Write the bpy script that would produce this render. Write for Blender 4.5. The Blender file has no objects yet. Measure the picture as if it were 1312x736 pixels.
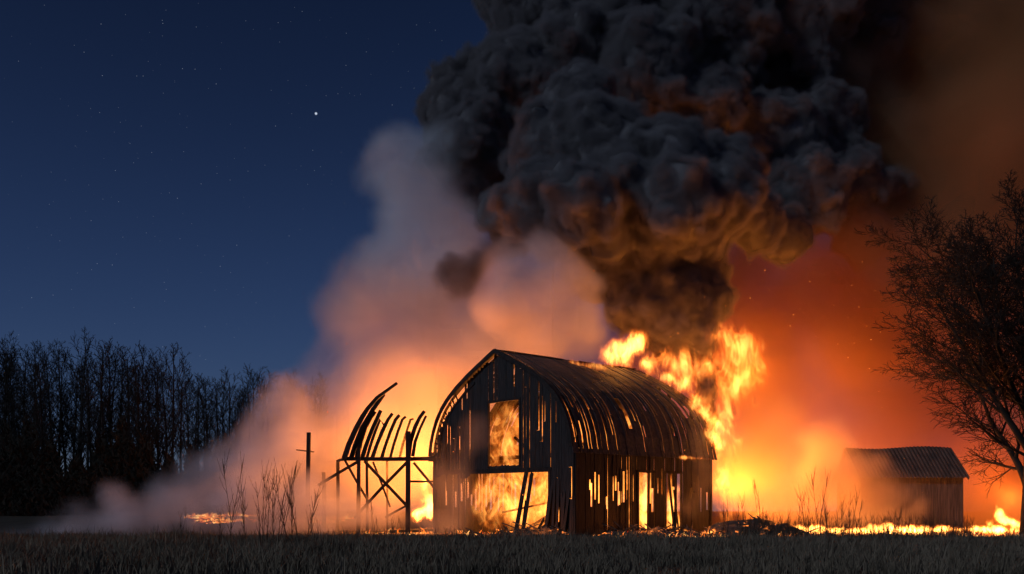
import bpy, bmesh, math, random
import numpy as np
from mathutils import Vector, Matrix, noise as mn

# ------------------------------------------------------------------ camera, world, exposure
S = bpy.context.scene
C = S.collection
F = 1275.0      # focal length in photo pixels (35 mm on a 36 mm wide sensor)
EYE = 1.6
HOR = 655.0

def P(px, py, Y):
    """a point of the place at distance Y seen in direction (px, py) of the level camera"""
    return Vector(((px - 656.0) / F * Y, Y, EYE + (HOR - py) / F * Y))

cam = bpy.data.cameras.new('camera')
cam.lens = 35.0; cam.sensor_width = 36.0
cam.shift_y = (HOR - 368.0) / 1312.0
cam.clip_start = 0.1; cam.clip_end = 3000
co = bpy.data.objects.new('camera', cam); C.objects.link(co)
co.location = (0, 0, EYE); co.rotation_euler = (math.radians(90), 0, 0)
S.camera = co

SUN_EL, SUN_ROT = math.radians(30.0), math.radians(238)
W = bpy.data.worlds.new('World'); S.world = W; W.use_nodes = True
nt = W.node_tree; nt.nodes.clear()
out = nt.nodes.new('ShaderNodeOutputWorld')
bg = nt.nodes.new('ShaderNodeBackground'); bg.inputs['Strength'].default_value = 1.0
sky = nt.nodes.new('ShaderNodeTexSky'); sky.sky_type = 'NISHITA'; sky.sun_disc = False
sky.sun_elevation = SUN_EL; sky.sun_rotation = SUN_ROT
sky.air_density = 1.0; sky.dust_density = 0.3; sky.ozone_density = 10.0
skm = nt.nodes.new('ShaderNodeVectorMath'); skm.operation = 'MULTIPLY'
SKY_K = 0.0128
nt.links.new(sky.outputs[0], skm.inputs[0])
# stars: rare bright specks of a fine cell pattern over the sky directions
tc = nt.nodes.new('ShaderNodeTexCoord')
sz = nt.nodes.new('ShaderNodeSeparateXYZ'); nt.links.new(tc.outputs['Generated'], sz.inputs[0])
hz = nt.nodes.new('ShaderNodeMapRange'); hz.interpolation_type = 'SMOOTHSTEP'      # paler towards the horizon, deep night blue overhead
hz.inputs['From Min'].default_value = 0.0; hz.inputs['From Max'].default_value = 0.55
hz.inputs['To Min'].default_value = SKY_K * 1.9; hz.inputs['To Max'].default_value = SKY_K * 0.75
nt.links.new(sz.outputs['Z'], hz.inputs['Value'])
tn = nt.nodes.new('ShaderNodeVectorMath'); tn.operation = 'SCALE'; tn.inputs[0].default_value = (1.08, .92, 1.12)
nt.links.new(hz.outputs[0], tn.inputs['Scale']); nt.links.new(tn.outputs[0], skm.inputs[1])
def star_layer(scale, size, keep, gain, off):
    mp = nt.nodes.new('ShaderNodeMapping'); mp.inputs['Location'].default_value = off
    nt.links.new(tc.outputs['Generated'], mp.inputs[0])
    v = nt.nodes.new('ShaderNodeTexVoronoi'); v.feature = 'F1'; v.inputs['Scale'].default_value = scale
    nt.links.new(mp.outputs[0], v.inputs['Vector'])
    r = nt.nodes.new('ShaderNodeMapRange'); r.clamp = True
    r.inputs['From Min'].default_value = size; r.inputs['From Max'].default_value = size * 0.35
    nt.links.new(v.outputs['Distance'], r.inputs['Value'])
    sp = nt.nodes.new('ShaderNodeSeparateColor'); nt.links.new(v.outputs['Color'], sp.inputs[0])
    k = nt.nodes.new('ShaderNodeMapRange'); k.clamp = True
    k.inputs['From Min'].default_value = keep; k.inputs['From Max'].default_value = 1.0
    k.inputs['To Min'].default_value = 0.0; k.inputs['To Max'].default_value = gain
    nt.links.new(sp.outputs[0], k.inputs['Value'])
    m = nt.nodes.new('ShaderNodeMath'); m.operation = 'MULTIPLY'
    nt.links.new(r.outputs[0], m.inputs[0]); nt.links.new(k.outputs[0], m.inputs[1])
    return m
a = star_layer(190, 0.070, 0.35, 0.32, (0, 0, 0)); b = star_layer(80, 0.034, 0.86, 0.5, (3.1, 1.7, 0.4))
ad = nt.nodes.new('ShaderNodeMath'); ad.operation = 'ADD'
nt.links.new(a.outputs[0], ad.inputs[0]); nt.links.new(b.outputs[0], ad.inputs[1])
bd = nt.nodes.new('ShaderNodeVectorMath'); bd.operation = 'DISTANCE'
bd.inputs[1].default_value = Vector((405 - 656, F, HOR - 146)).normalized()
nt.links.new(tc.outputs['Generated'], bd.inputs[0])
bk = nt.nodes.new('ShaderNodeMapRange'); bk.inputs['From Min'].default_value = .0014; bk.inputs['From Max'].default_value = .0005; bk.inputs['To Max'].default_value = .8
nt.links.new(bd.outputs['Value'], bk.inputs['Value'])
a2 = nt.nodes.new('ShaderNodeMath'); a2.operation = 'ADD'; nt.links.new(ad.outputs[0], a2.inputs[0]); nt.links.new(bk.outputs[0], a2.inputs[1]); ad = a2
cl = nt.nodes.new('ShaderNodeVectorMath'); cl.operation = 'SCALE'; cl.inputs[0].default_value = (0.75, 0.85, 1.0)
nt.links.new(ad.outputs[0], cl.inputs['Scale'])
sm = nt.nodes.new('ShaderNodeVectorMath'); sm.operation = 'ADD'
nt.links.new(skm.outputs[0], sm.inputs[0]); nt.links.new(cl.outputs[0], sm.inputs[1])
nt.links.new(sm.outputs[0], bg.inputs['Color']); nt.links.new(bg.outputs[0], out.inputs['Surface'])

# weak blue fill added to lift grass and smoke, from behind the camera, left
ml = bpy.data.lights.new('blue_fill', 'SUN'); ml.energy = 0.72; ml.angle = math.radians(4); ml.color = (.66, .80, 1.0)
mo = bpy.data.objects.new('blue_fill', ml); C.objects.link(mo)
mo.rotation_euler = Vector((-math.sin(SUN_ROT) * math.cos(SUN_EL), -math.cos(SUN_ROT) * math.cos(SUN_EL), -math.sin(SUN_EL))).to_track_quat('-Z', 'Y').to_euler()

S.view_settings.view_transform = 'Standard'; S.view_settings.look = 'None'
S.view_settings.exposure = 0.0; S.view_settings.gamma = 1.0; S.view_settings.use_curve_mapping = False
S.render.engine = 'CYCLES'
cy = S.cycles
cy.use_denoising = True; cy.denoiser = 'OPENIMAGEDENOISE'
cy.max_bounces = 9; cy.diffuse_bounces = 3; cy.glossy_bounces = 2; cy.volume_bounces = 8
cy.transmission_bounces = 2; cy.transparent_max_bounces = 24
cy.sample_clamp_indirect = 4.0; cy.sample_clamp_direct = 0.0
cy.caustics_reflective = False; cy.caustics_refractive = False
cy.volume_step_rate = 1.0; cy.volume_max_steps = 256

# ------------------------------------------------------------------ helpers
def tag(o, label=None, cat=None, group=None, kind=None):
    if label: o['label'] = label
    if cat: o['category'] = cat
    if group: o['group'] = group
    if kind: o['kind'] = kind
    return o

def empty(name, loc=(0, 0, 0), rz=0.0):
    o = bpy.data.objects.new(name, None); C.objects.link(o)
    o.empty_display_size = 0.5
    o.location = loc; o.rotation_euler = (0, 0, rz)
    return o

class MB:
    """collects boxes, beams, tubes and faces, and links them as one mesh object"""
    def __init__(s): s.v = []; s.f = []; s.smooth = False
    def add(s, vs, fs):
        b = len(s.v); s.v += [tuple(x) for x in vs]; s.f += [tuple(b + i for i in q) for q in fs]
    def box(s, x0, x1, y0, y1, z0, z1):
        s.add([(x, y, z) for z in (z0, z1) for y in (y0, y1) for x in (x0, x1)],
              [(0, 2, 3, 1), (4, 5, 7, 6), (0, 1, 5, 4), (2, 6, 7, 3), (0, 4, 6, 2), (1, 3, 7, 5)])
    def beam(s, a, b, w, d=None, up=(0, 0, 1), taper=1.0, jag=0.0):
        d = d or w; a = Vector(a); b = Vector(b); t = (b - a).normalized()
        up = Vector(up)
        if abs(t.dot(up)) > 0.95: up = Vector((0.3, 1, 0))
        sx = t.cross(up).normalized(); sy = sx.cross(t).normalized()
        vs = []
        for k, p in enumerate((a, b)):
            q = taper if k else 1.0
            for i, j in ((-1, -1), (1, -1), (1, 1), (-1, 1)):
                e = t * (jag * random.uniform(-1, 1) if k else 0)
                vs.append(p + sx * (i * w * .5 * q) + sy * (j * d * .5 * q) + e)
        s.add(vs, [(0, 1, 2, 3), (7, 6, 5, 4), (0, 4, 5, 1), (1, 5, 6, 2), (2, 6, 7, 3), (3, 7, 4, 0)])
    def path(s, pts, w, d, up=(0, 0, 1), w1=None):
        """rectangular section swept along points"""
        pts = [Vector(p) for p in pts]; n = len(pts); vs = []; w1 = w if w1 is None else w1
        for k, p in enumerate(pts):
            t = (pts[min(k + 1, n - 1)] - pts[max(k - 1, 0)]).normalized()
            u = Vector(up)
            if abs(t.dot(u)) > 0.98: u = Vector((0, 1, 0.2))
            sx = t.cross(u).normalized(); sy = sx.cross(t).normalized()
            ww = w + (w1 - w) * k / (n - 1); ww *= random.uniform(.9, 1.08)
            for i, j in ((-1, -1), (1, -1), (1, 1), (-1, 1)):
                vs.append(p + sx * (i * ww * .5) + sy * (j * d * ww / w * .5))
        fs = [(0, 1, 2, 3), tuple((n - 1) * 4 + i for i in (3, 2, 1, 0))]
        for k in range(n - 1):
            for i in range(4):
                j = (i + 1) % 4
                fs.append((k * 4 + i, k * 4 + 4 + i, k * 4 + 4 + j, k * 4 + j))
        s.add(vs, fs)
    def tube(s, pts, rads, sides=6):
        n = len(pts); vs = []
        for k in range(n):
            p = pts[k]; t = (pts[min(k + 1, n - 1)] - pts[max(k - 1, 0)])
            t.normalize()
            u = Vector((1, 0, 0)) if abs(t.x) < .8 else Vector((0, 1, 0))
            a = t.cross(u).normalized(); b = t.cross(a)
            for i in range(sides):
                g = 2 * math.pi * i / sides
                vs.append(p + (a * math.cos(g) + b * math.sin(g)) * rads[k])
        fs = []
        for k in range(n - 1):
            for i in range(sides):
                j = (i + 1) % sides
                fs.append((k * sides + i, k * sides + j, (k + 1) * sides + j, (k + 1) * sides + i))
        fs.append(tuple(range(sides - 1, -1, -1))); fs.append(tuple((n - 1) * sides + i for i in range(sides)))
        s.add(vs, fs)
    def mesh(s, name):
        me = bpy.data.meshes.new(name); me.from_pydata(s.v, [], s.f); me.update()
        if s.smooth: me.polygons.foreach_set('use_smooth', [True] * len(me.polygons))
        return me
    def build(s, name, mat, parent=None, loc=None):
        o = bpy.data.objects.new(name, s.mesh(name)); C.objects.link(o)
        o.data.materials.append(mat)
        if parent: o.parent = parent
        if loc: o.location = loc
        return o

def copy_tree(o, parent=None):
    c = o.copy(); C.objects.link(c)
    if parent: c.parent = parent
    for ch in list(o.children): copy_tree(ch, c)
    return c

# ------------------------------------------------------------------ materials
def newmat(name):
    m = bpy.data.materials.new(name); m.use_nodes = True
    m.node_tree.nodes.clear()
    o = m.node_tree.nodes.new('ShaderNodeOutputMaterial')
    return m, m.node_tree, o

def surf(name, c0, c1, scale=(1, 1, 1), nscale=3.0, rough=0.85, bump=0.3, c2=None, dist=0.05, spec=0.3, ember=None):
    m, t, o = newmat(name)
    p = t.nodes.new('ShaderNodeBsdfPrincipled'); p.inputs['Roughness'].default_value = rough
    p.inputs['Specular IOR Level'].default_value = spec
    tcn = t.nodes.new('ShaderNodeTexCoord'); mp = t.nodes.new('ShaderNodeMapping')
    mp.inputs['Scale'].default_value = scale
    t.links.new(tcn.outputs['Object'], mp.inputs[0])
    n = t.nodes.new('ShaderNodeTexNoise'); n.inputs['Scale'].default_value = nscale; n.inputs['Detail'].default_value = 6
    t.links.new(mp.outputs[0], n.inputs['Vector'])
    r = t.nodes.new('ShaderNodeValToRGB'); r.color_ramp.elements[0].position = .3; r.color_ramp.elements[1].position = .7
    r.color_ramp.elements[0].color = (*c0, 1); r.color_ramp.elements[1].color = (*c1, 1)
    if c2:
        e = r.color_ramp.elements.new(.82); e.color = (*c2, 1)
    t.links.new(n.outputs['Fac'], r.inputs[0]); t.links.new(r.outputs[0], p.inputs['Base Color'])
    if bump:
        b = t.nodes.new('ShaderNodeBump'); b.inputs['Strength'].default_value = bump; b.inputs['Distance'].default_value = dist
        t.links.new(n.outputs['Fac'], b.inputs['Height']); t.links.new(b.outputs[0], p.inputs['Normal'])
    if ember:   # glowing coals: cracks of a cell pattern that give off light
        thr, gain, sc = ember
        v = t.nodes.new('ShaderNodeTexNoise'); v.inputs['Scale'].default_value = sc; v.inputs['Detail'].default_value = 5
        v.inputs['Roughness'].default_value = .7
        t.links.new(tcn.outputs['Object'], v.inputs['Vector'])
        k = t.nodes.new('ShaderNodeMapRange'); k.inputs['From Min'].default_value = thr; k.inputs['From Max'].default_value = thr + .16
        k.inputs['To Max'].default_value = gain
        t.links.new(v.outputs['Fac'], k.inputs['Value'])
        p.inputs['Emission Color'].default_value = (1, .24, .035, 1)
        t.links.new(k.outputs[0], p.inputs['Emission Strength'])
    t.links.new(p.outputs[0], o.inputs['Surface'])
    return m

M = {}
M['char'] = surf('charred_wood', (.008, .007, .007), (.035, .03, .028), (6, 6, .6), 2.2, .75, .5)
M['char_roof'] = surf('charred_roofing', (.012, .012, .013), (.06, .058, .06), (1.2, 3, 3), 1.5, .55, .35, spec=.5)
M['char_frame'] = surf('charred_timber', (.006, .005, .005), (.03, .022, .018), (2, 2, 2), 3, .8, .5, ember=(.70, 6, 2.2))
M['shed_wood'] = surf('weathered_boards', (.05, .042, .038), (.13, .105, .095), (7, 7, .5), 1.5, .85, .4, c2=(.03, .025, .022))
M['shed_roof'] = surf('rusty_roof_sheet', (.035, .032, .03), (.12, .09, .07), (1, .5, 1), 1.3, .5, .2, spec=.5)
M['bark'] = surf('bark', (.02, .015, .012), (.05, .04, .03), (4, 4, 1), 3, .9, .4)
M['bark_far'] = surf('pale_bark', (.016, .013, .012), (.038, .032, .03), (2, 2, .4), 2, .9, .2)
M['twig'] = surf('twigs', (.022, .016, .012), (.045, .034, .026), (1, 1, 1), 1, .9, 0)
M['weed'] = surf('dry_weed', (.05, .035, .022), (.10, .075, .045), (1, 1, 1), 3, .9, 0)
M['blade'] = surf('grass_blades', (.09, .07, .045), (.25, .19, .125), (1, 1, 1), .35, .9, 0)
M['soil'] = surf('field_soil', (.022, .018, .011), (.05, .042, .026), (1, 1, 1), .6, .95, .6, dist=.08)
M['ash'] = surf('ash_heap', (.02, .018, .018), (.09, .08, .075), (1, 1, 1), 2.5, .95, .7, ember=(.60, 7, 1.6))
M['undergrowth'] = surf('undergrowth', (.012, .011, .008), (.03, .027, .018), (1, 1, 1), 1, .95, 0)

def vol(name, density, color, aniso=0.0, step=None):
    m, t, o = newmat(name)
    p = t.nodes.new('ShaderNodeVolumePrincipled')
    p.inputs['Density'].default_value = density; p.inputs['Color'].default_value = (*color, 1)
    p.inputs['Anisotropy'].default_value = aniso
    t.links.new(p.outputs[0], o.inputs['Volume'])
    return m

def flame_vol(name, scale=.35, thr=.5, width=.3, gain=1.2, stretch=.45, step=1.0, warp=1.2, seed=0.0, hot=1.0, detail=4, fill=.45, ridge=.16):
    """a body of burning gas: glowing filaments of warped noise, thinning out towards the skin of the flame"""
    m, t, o = newmat(name)
    N = t.nodes.new; L = t.links.new
    at = N('ShaderNodeAttribute'); at.attribute_name = 'density'
    tcn = N('ShaderNodeTexCoord'); mp = N('ShaderNodeMapping')
    mp.inputs['Scale'].default_value = (1, 1, stretch); mp.inputs['Location'].default_value = (seed, seed * .7, 0)
    L(tcn.outputs['Object'], mp.inputs[0])
    n = N('ShaderNodeTexNoise'); n.inputs['Scale'].default_value = scale; n.inputs['Detail'].default_value = detail
    n.inputs['Roughness'].default_value = .6; n.inputs['Distortion'].default_value = warp
    L(mp.outputs[0], n.inputs['Vector'])
    f = N('ShaderNodeMath'); f.operation = 'MULTIPLY'; f.inputs[1].default_value = fill; L(at.outputs['Fac'], f.inputs[0])
    n2 = N('ShaderNodeTexNoise'); n2.inputs['Scale'].default_value = scale * 1.5; n2.inputs['Detail'].default_value = 2; n2.inputs['Distortion'].default_value = warp * .8
    L(mp.outputs[0], n2.inputs['Vector'])
    r1 = N('ShaderNodeMath'); r1.operation = 'SUBTRACT'; r1.inputs[1].default_value = .5; L(n2.outputs['Fac'], r1.inputs[0])
    r2 = N('ShaderNodeMath'); r2.operation = 'ABSOLUTE'; L(r1.outputs[0], r2.inputs[0])
    r3 = N('ShaderNodeMapRange'); r3.inputs['From Min'].default_value = .09; r3.inputs['From Max'].default_value = 0; r3.inputs['To Max'].default_value = ridge; L(r2.outputs[0], r3.inputs['Value'])
    a0 = N('ShaderNodeMath'); a0.operation = 'ADD'; L(n.outputs['Fac'], a0.inputs[0]); L(r3.outputs[0], a0.inputs[1])
    a = N('ShaderNodeMath'); a.operation = 'ADD'; L(a0.outputs[0], a.inputs[0]); L(f.outputs[0], a.inputs[1])
    k = N('ShaderNodeMapRange'); k.inputs['From Min'].default_value = thr + .14; k.inputs['From Max'].default_value = thr + .14 + width
    L(a.outputs[0], k.inputs['Value'])
    pw = N('ShaderNodeMath'); pw.operation = 'POWER'; pw.inputs[1].default_value = 2.0
    L(k.outputs[0], pw.inputs[0])
    r = N('ShaderNodeValToRGB')
    cr = r.color_ramp; cr.elements[0].position = 0; cr.elements[0].color = (1.0, .07, .004, 1)
    cr.elements[1].position = 1; cr.elements[1].color = (1.0, .42 * hot, .08 * hot, 1)
    e = cr.elements.new(.45); e.color = (1.0, .19, .014, 1)
    L(k.outputs[0], r.inputs[0])
    ed = N('ShaderNodeMapRange'); ed.inputs['From Max'].default_value = .35; L(at.outputs['Fac'], ed.inputs['Value'])
    s1 = N('ShaderNodeMath'); s1.operation = 'MULTIPLY'; L(pw.outputs[0], s1.inputs[0]); L(ed.outputs[0], s1.inputs[1])
    st = N('ShaderNodeMath'); st.operation = 'MULTIPLY'; st.inputs[1].default_value = gain
    L(s1.outputs[0], st.inputs[0])
    em = N('ShaderNodeEmission'); L(r.outputs[0], em.inputs['Color']); L(st.outputs[0], em.inputs['Strength'])
    L(em.outputs[0], o.inputs['Volume'])
    m.cycles.volume_step_rate = step
    return m

# ------------------------------------------------------------------ lumpy bodies for smoke and flame
def ico(sub):
    bm = bmesh.new(); bmesh.ops.create_icosphere(bm, subdivisions=sub, radius=1)
    v = np.array([x.co for x in bm.verts], dtype=np.float32); f = np.array([[q.index for q in p.verts] for p in bm.faces], dtype=np.int32)
    bm.free(); return v, f
ICO = {k: ico(k) for k in (1, 2, 3)}

def lobes(seeds, rng, levels, spread=.85, cam_side=False):
    """seeds: (centre, (rx, ry, rz)); each level puts smaller balls on the skin of the balls before"""
    balls = [(np.array(c, float), np.array(r, float), 3) for c, r in seeds]
    last = list(balls)
    for lv, (n, lo, hi) in enumerate(levels):
        nxt = []
        for c, r, _ in last:
            d = rng.normal(size=(n, 3)); d /= np.linalg.norm(d, axis=1)[:, None]
            for k in range(n):
                if cam_side and d[k][1] > .45: continue
                s = rng.uniform(lo, hi)
                nxt.append((c + d[k] * r * spread, r * s, 3 if lv < 1 else 2))
        balls += nxt; last = nxt
    return balls

def body(name, seeds, mat, seed=1, levels=((14, .32, .5),), voxel=.5, disp=(), smooth=1, spread=.85, cam_side=False, origin=None, ballsub=None):
    rng = np.random.default_rng(seed)
    balls = lobes(seeds, rng, levels, spread, cam_side)
    vs, fs, b = [], [], 0
    for c, r, s in balls:
        v, f = ICO[ballsub or s]
        vs.append(v * r + c); fs.append(f + b); b += len(v)
    vs = np.concatenate(vs); fs = np.concatenate(fs)
    org = np.array(origin if origin is not None else [*vs[:, :2].mean(0), vs[:, 2].min()])
    vs = vs - org
    me = bpy.data.meshes.new('tmp'); me.vertices.add(len(vs)); me.vertices.foreach_set('co', vs.astype(np.float32).ravel())
    me.loops.add(fs.size); me.loops.foreach_set('vertex_index', fs.ravel())
    me.polygons.add(len(fs)); me.polygons.foreach_set('loop_start', np.arange(0, fs.size, 3, dtype=np.int32))
    me.update(calc_edges=True)
    o = bpy.data.objects.new(name, me); C.objects.link(o)
    r = o.modifiers.new('r', 'REMESH'); r.mode = 'VOXEL'; r.voxel_size = voxel; r.use_smooth_shade = True
    if smooth:
        s = o.modifiers.new('s', 'SMOOTH'); s.factor = .5; s.iterations = smooth
    for k, (kind, size, strength) in enumerate(disp):
        tx = bpy.data.textures.new(name + '_t%d' % k, kind)
        tx.noise_scale = size
        if kind == 'CLOUDS': tx.noise_depth = 2
        if kind == 'VORONOI': tx.distance_metric = 'DISTANCE'; tx.intensity = 1.0
        d = o.modifiers.new('d%d' % k, 'DISPLACE'); d.texture = tx; d.strength = strength
        d.mid_level = .5 if kind == 'CLOUDS' else .4; d.texture_coords = 'LOCAL'
    dg = bpy.context.evaluated_depsgraph_get()
    nm = bpy.data.meshes.new_from_object(o.evaluated_get(dg))
    o.modifiers.clear(); o.data = nm; bpy.data.meshes.remove(me); nm.name = name
    nm.materials.clear(); nm.materials.append(mat)
    nm.polygons.foreach_set('use_smooth', [True] * len(nm.polygons))
    o.location = org.tolist()
    return o

def blobs(lst):
    """(px, py, Y, r_px[, flatten z[, depth factor]]) -> centre and radii in metres"""
    res = []
    for q in lst:
        px, py, Y, r = q[:4]; fz = q[4] if len(q) > 4 else 1.0; fy = q[5] if len(q) > 5 else 1.0
        R = r / F * Y; c = P(px, py, Y)
        res.append(((c.x, c.y, c.z), (R, R * fy, R * fz)))
    return res

def gas(o, mat, voxel, band, skin=False):
    """fills a body with gas that thins out softly towards its skin; with skin=True the body itself stays and the gas is a part inside it"""
    g = bpy.data.node_groups.new('gas', 'GeometryNodeTree')
    g.interface.new_socket('Geometry', in_out='INPUT', socket_type='NodeSocketGeometry')
    g.interface.new_socket('Geometry', in_out='OUTPUT', socket_type='NodeSocketGeometry')
    gi = g.nodes.new('NodeGroupInput'); go = g.nodes.new('NodeGroupOutput')
    mv = g.nodes.new('GeometryNodeMeshToVolume'); mv.resolution_mode = 'VOXEL_SIZE'
    mv.inputs['Density'].default_value = 1.0; mv.inputs['Voxel Size'].default_value = voxel; mv.inputs['Interior Band Width'].default_value = band
    sm_ = g.nodes.new('GeometryNodeSetMaterial'); sm_.inputs['Material'].default_value = mat
    g.links.new(gi.outputs[0], mv.inputs['Mesh']); g.links.new(mv.outputs[0], sm_.inputs[0]); g.links.new(sm_.outputs[0], go.inputs[0])
    t = o
    if skin:
        t = bpy.data.objects.new('burning_gas', o.data.copy()); C.objects.link(t); t.parent = o; t['kind'] = 'stuff'
        o.data.materials.clear(); o.data.materials.append(M['flame_skin'])
    md = t.modifiers.new('gas', 'NODES'); md.node_group = g
    return o

def soft_vol(name, density, color, aniso=0.1, nscale=.12, lo=.35, hi=.65, floor=.25, step=1.5, power=1.0, det=3):
    m, t, o = newmat(name); N = t.nodes.new; L = t.links.new
    at = N('ShaderNodeAttribute'); at.attribute_name = 'density'
    tcn = N('ShaderNodeTexCoord')
    n = N('ShaderNodeTexNoise'); n.inputs['Scale'].default_value = nscale; n.inputs['Detail'].default_value = det; n.inputs['Distortion'].default_value = .6
    L(tcn.outputs['Object'], n.inputs['Vector'])
    k = N('ShaderNodeMapRange'); k.inputs['From Min'].default_value = lo; k.inputs['From Max'].default_value = hi
    k.inputs['To Min'].default_value = floor; k.inputs['To Max'].default_value = 1.0
    L(n.outputs['Fac'], k.inputs['Value'])
    pw = N('ShaderNodeMath'); pw.operation = 'POWER'; pw.inputs[1].default_value = power; L(at.outputs['Fac'], pw.inputs[0])
    mu = N('ShaderNodeMath'); mu.operation = 'MULTIPLY'; L(pw.outputs[0], mu.inputs[0]); L(k.outputs[0], mu.inputs[1])
    m2 = N('ShaderNodeMath'); m2.operation = 'MULTIPLY'; m2.inputs[1].default_value = density; L(mu.outputs[0], m2.inputs[0])
    p = N('ShaderNodeVolumePrincipled'); p.inputs['Color'].default_value = (*color, 1); p.inputs['Anisotropy'].default_value = aniso
    p.inputs['Density Attribute'].default_value = ''
    L(m2.outputs[0], p.inputs['Density']); L(p.outputs[0], o.inputs['Volume'])
    m.cycles.volume_step_rate = step
    return m

# ------------------------------------------------------------------ the light of the fire
def lamp(name, loc, power, color=(1, .25, .037), radius=1.0):
    l = bpy.data.lights.new(name, 'POINT'); l.energy = power; l.color = color; l.shadow_soft_size = radius
    o = bpy.data.objects.new(name, l); C.objects.link(o); o.location = loc
    return o

# ================================================================== GROUND
def gz(x, y):
    """height of the ground: uneven near by, and a low bank beyond the barn"""
    t = min(max((y - 84) / 24, 0), 1); f = 1 if y < 140 else 0
    return .10 * mn.noise(Vector((x * .12, y * .12, 0))) + .05 * mn.noise(Vector((x * .5, y * .5, 3))) * f + 1.05 * t * t * (3 - 2 * t)
def ground():
    xs = np.concatenate([-np.geomspace(900, 70, 24), np.linspace(-66, 66, 112), np.geomspace(70, 900, 24)])
    ys = np.concatenate([np.linspace(-30, 18, 12), np.linspace(20, 110, 100), np.geomspace(116, 1800, 30)])
    m = MB(); m.smooth = True
    for y in ys:
        for x in xs: m.v.append((x, y, gz(x, y)))
    w = len(xs)
    for j in range(len(ys) - 1):
        for i in range(w - 1):
            m.f.append((j * w + i, j * w + i + 1, (j + 1) * w + i + 1, (j + 1) * w + i))
    tag(m.build('ground', M['soil']), kind='structure')
ground()

# ================================================================== BARN
OB = Vector((-.88, 65.4, 0)); RB = math.atan2(-.755, .655)
BW, BL = 7.15, 13.2
PROF = [(7.15, 5.46), (7.0, 6.35), (6.75, 7.1), (6.35, 7.9), (5.8, 8.65), (5.05, 9.35), (4.1, 10.0), (3.0, 10.65), (1.7, 11.3), (.0, 12.1)]
def prof(s):
    """s in 0..1 from eave to ridge along the arch -> (u, z, nu, nz)"""
    n = len(PROF) - 1; k = min(int(s * n), n - 1); f = s * n - k
    a, b = PROF[k], PROF[k + 1]
    u = a[0] + (b[0] - a[0]) * f; z = a[1] + (b[1] - a[1]) * f
    du, dz = b[0] - a[0], b[1] - a[1]; l = math.hypot(du, dz)
    return u, z, dz / l, -du / l
def arch_z(u):
    u = abs(u)
    for a, b in zip(PROF, PROF[1:]):
        if b[0] <= u <= a[0]:
            return a[1] + (b[1] - a[1]) * (a[0] - u) / (a[0] - b[0])
    return PROF[0][1]

barn = tag(empty('burning_barn', OB, RB), 'large burning barn with a tall arched roof and charred board walls', 'barn')

rnd = random.Random(5)
def roof():
    m = MB(); NS = 27
    y = -.35; k = 0
    while y < BL + .3:
        w = rnd.uniform(.22, .36); gap = rnd.choice((.006, .01, .012, .02, .03)); 
        if rnd.random() < .22: gap = rnd.uniform(.05, .12)
        for side in (1, -1):
            lift = rnd.uniform(0, .05); run = []
            holes = []; part = rnd.random() < .85      # a burnt strip takes only part of the board's width
            t = y / BL
            if side == 1:
                if rnd.random() < .58: a = rnd.uniform(0, .4); holes.append((a, a + rnd.uniform(.15, .5)))
                if rnd.random() < .35: a = rnd.uniform(.4, .75); holes.append((a, a + rnd.uniform(.08, .22)))
                if .42 < t < .72 and rnd.random() < .75: a = rnd.uniform(.72, .86); holes.append((a, a + rnd.uniform(.06, .14)))
                if .10 < t < .3 and rnd.random() < .35: a = rnd.uniform(.9, .95); holes.append((a, a + .05))
            else:
                if rnd.random() < .45: a = rnd.uniform(0, .8); holes.append((a, a + rnd.uniform(.1, .35)))
                if y < 4.2 and rnd.random() < .85: holes.append((rnd.uniform(0, .08), rnd.uniform(.55, .85))); part = False
            def flush(run, x0, x1):
                if len(run) < 2: return
                vs = []; 
                for (u, z, nu, nz) in run:
                    for (yy, th) in ((x0, 0), (x1, 0), (x1, .04), (x0, .04)):
                        vs.append((side * (u + nu * (th + lift)), yy, z + nz * (th + lift)))
                n = len(run); fs = [(0, 1, 2, 3), tuple((n - 1) * 4 + i for i in (3, 2, 1, 0))]
                for q in range(n - 1):
                    for i in range(4):
                        j = (i + 1) % 4; fs.append((q * 4 + i, q * 4 + 4 + i, q * 4 + 4 + j, q * 4 + j))
                m.add(vs, fs)
            full = [prof(i / NS) for i in range(NS + 1)]
            # eave overhang
            e = full[0]; full[0] = (e[0] + .12, e[1] - .35, e[2], e[3])
            cur = []; 
            for i, q in enumerate(full):
                s = i / NS; inh = any(h[0] <= s <= h[1] for h in holes)
                if inh:
                    cur.append(q); flush(cur, y, y + w - gap); cur = [q] if False else []
                else:
                    if not cur and i: cur = [full[i - 1]] if rnd.random() < .5 else []
                    cur.append(q)
            flush(cur, y, y + w - gap)
            if part:
                for h in holes:
                    h1 = min(h[1] + .02, .998); h0 = max(h[0] - .02, 0); seg = [prof(h0 + (h1 - h0) * q / 6) for q in range(7)]
                    f = rnd.uniform(.5, .8)
                    if rnd.random() < .5: flush(seg, y, y + w * f)
                    else: flush(seg, y + w * (1 - f), y + w - gap)
        y += w; k += 1
    # ridge cap
    for q in range(9):
        if q in (4, 6): continue
        y0 = -.3 + q * 1.5
        m.beam((.12, y0, 12.14), (.12, y0 + 1.45, 12.14 + rnd.uniform(-.03, .03)), .26, .03)
    return m.build('roof', M['char_roof'], barn)
roof()

def rib(y, depth, w=.09, off=-.12, s0=0.0, s1=1.0, side=1):
    m = MB(); pts = []
    n = 18
    for i in range(n + 1):
        s = s0 + (s1 - s0) * i / n; u, z, nu, nz = prof(min(s, .9999))
        pts.append((side * (u + nu * off), y, z + nz * off))
    m.path(pts, w, depth, up=(0, 1, 0))
    return m
for k in range(10):
    y = .5 + k * 1.36
    for side in (1, -1):
        rib(y, .16, .09, -.12, 0, 1, side).build('rafter', M['char_frame'], barn)

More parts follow.
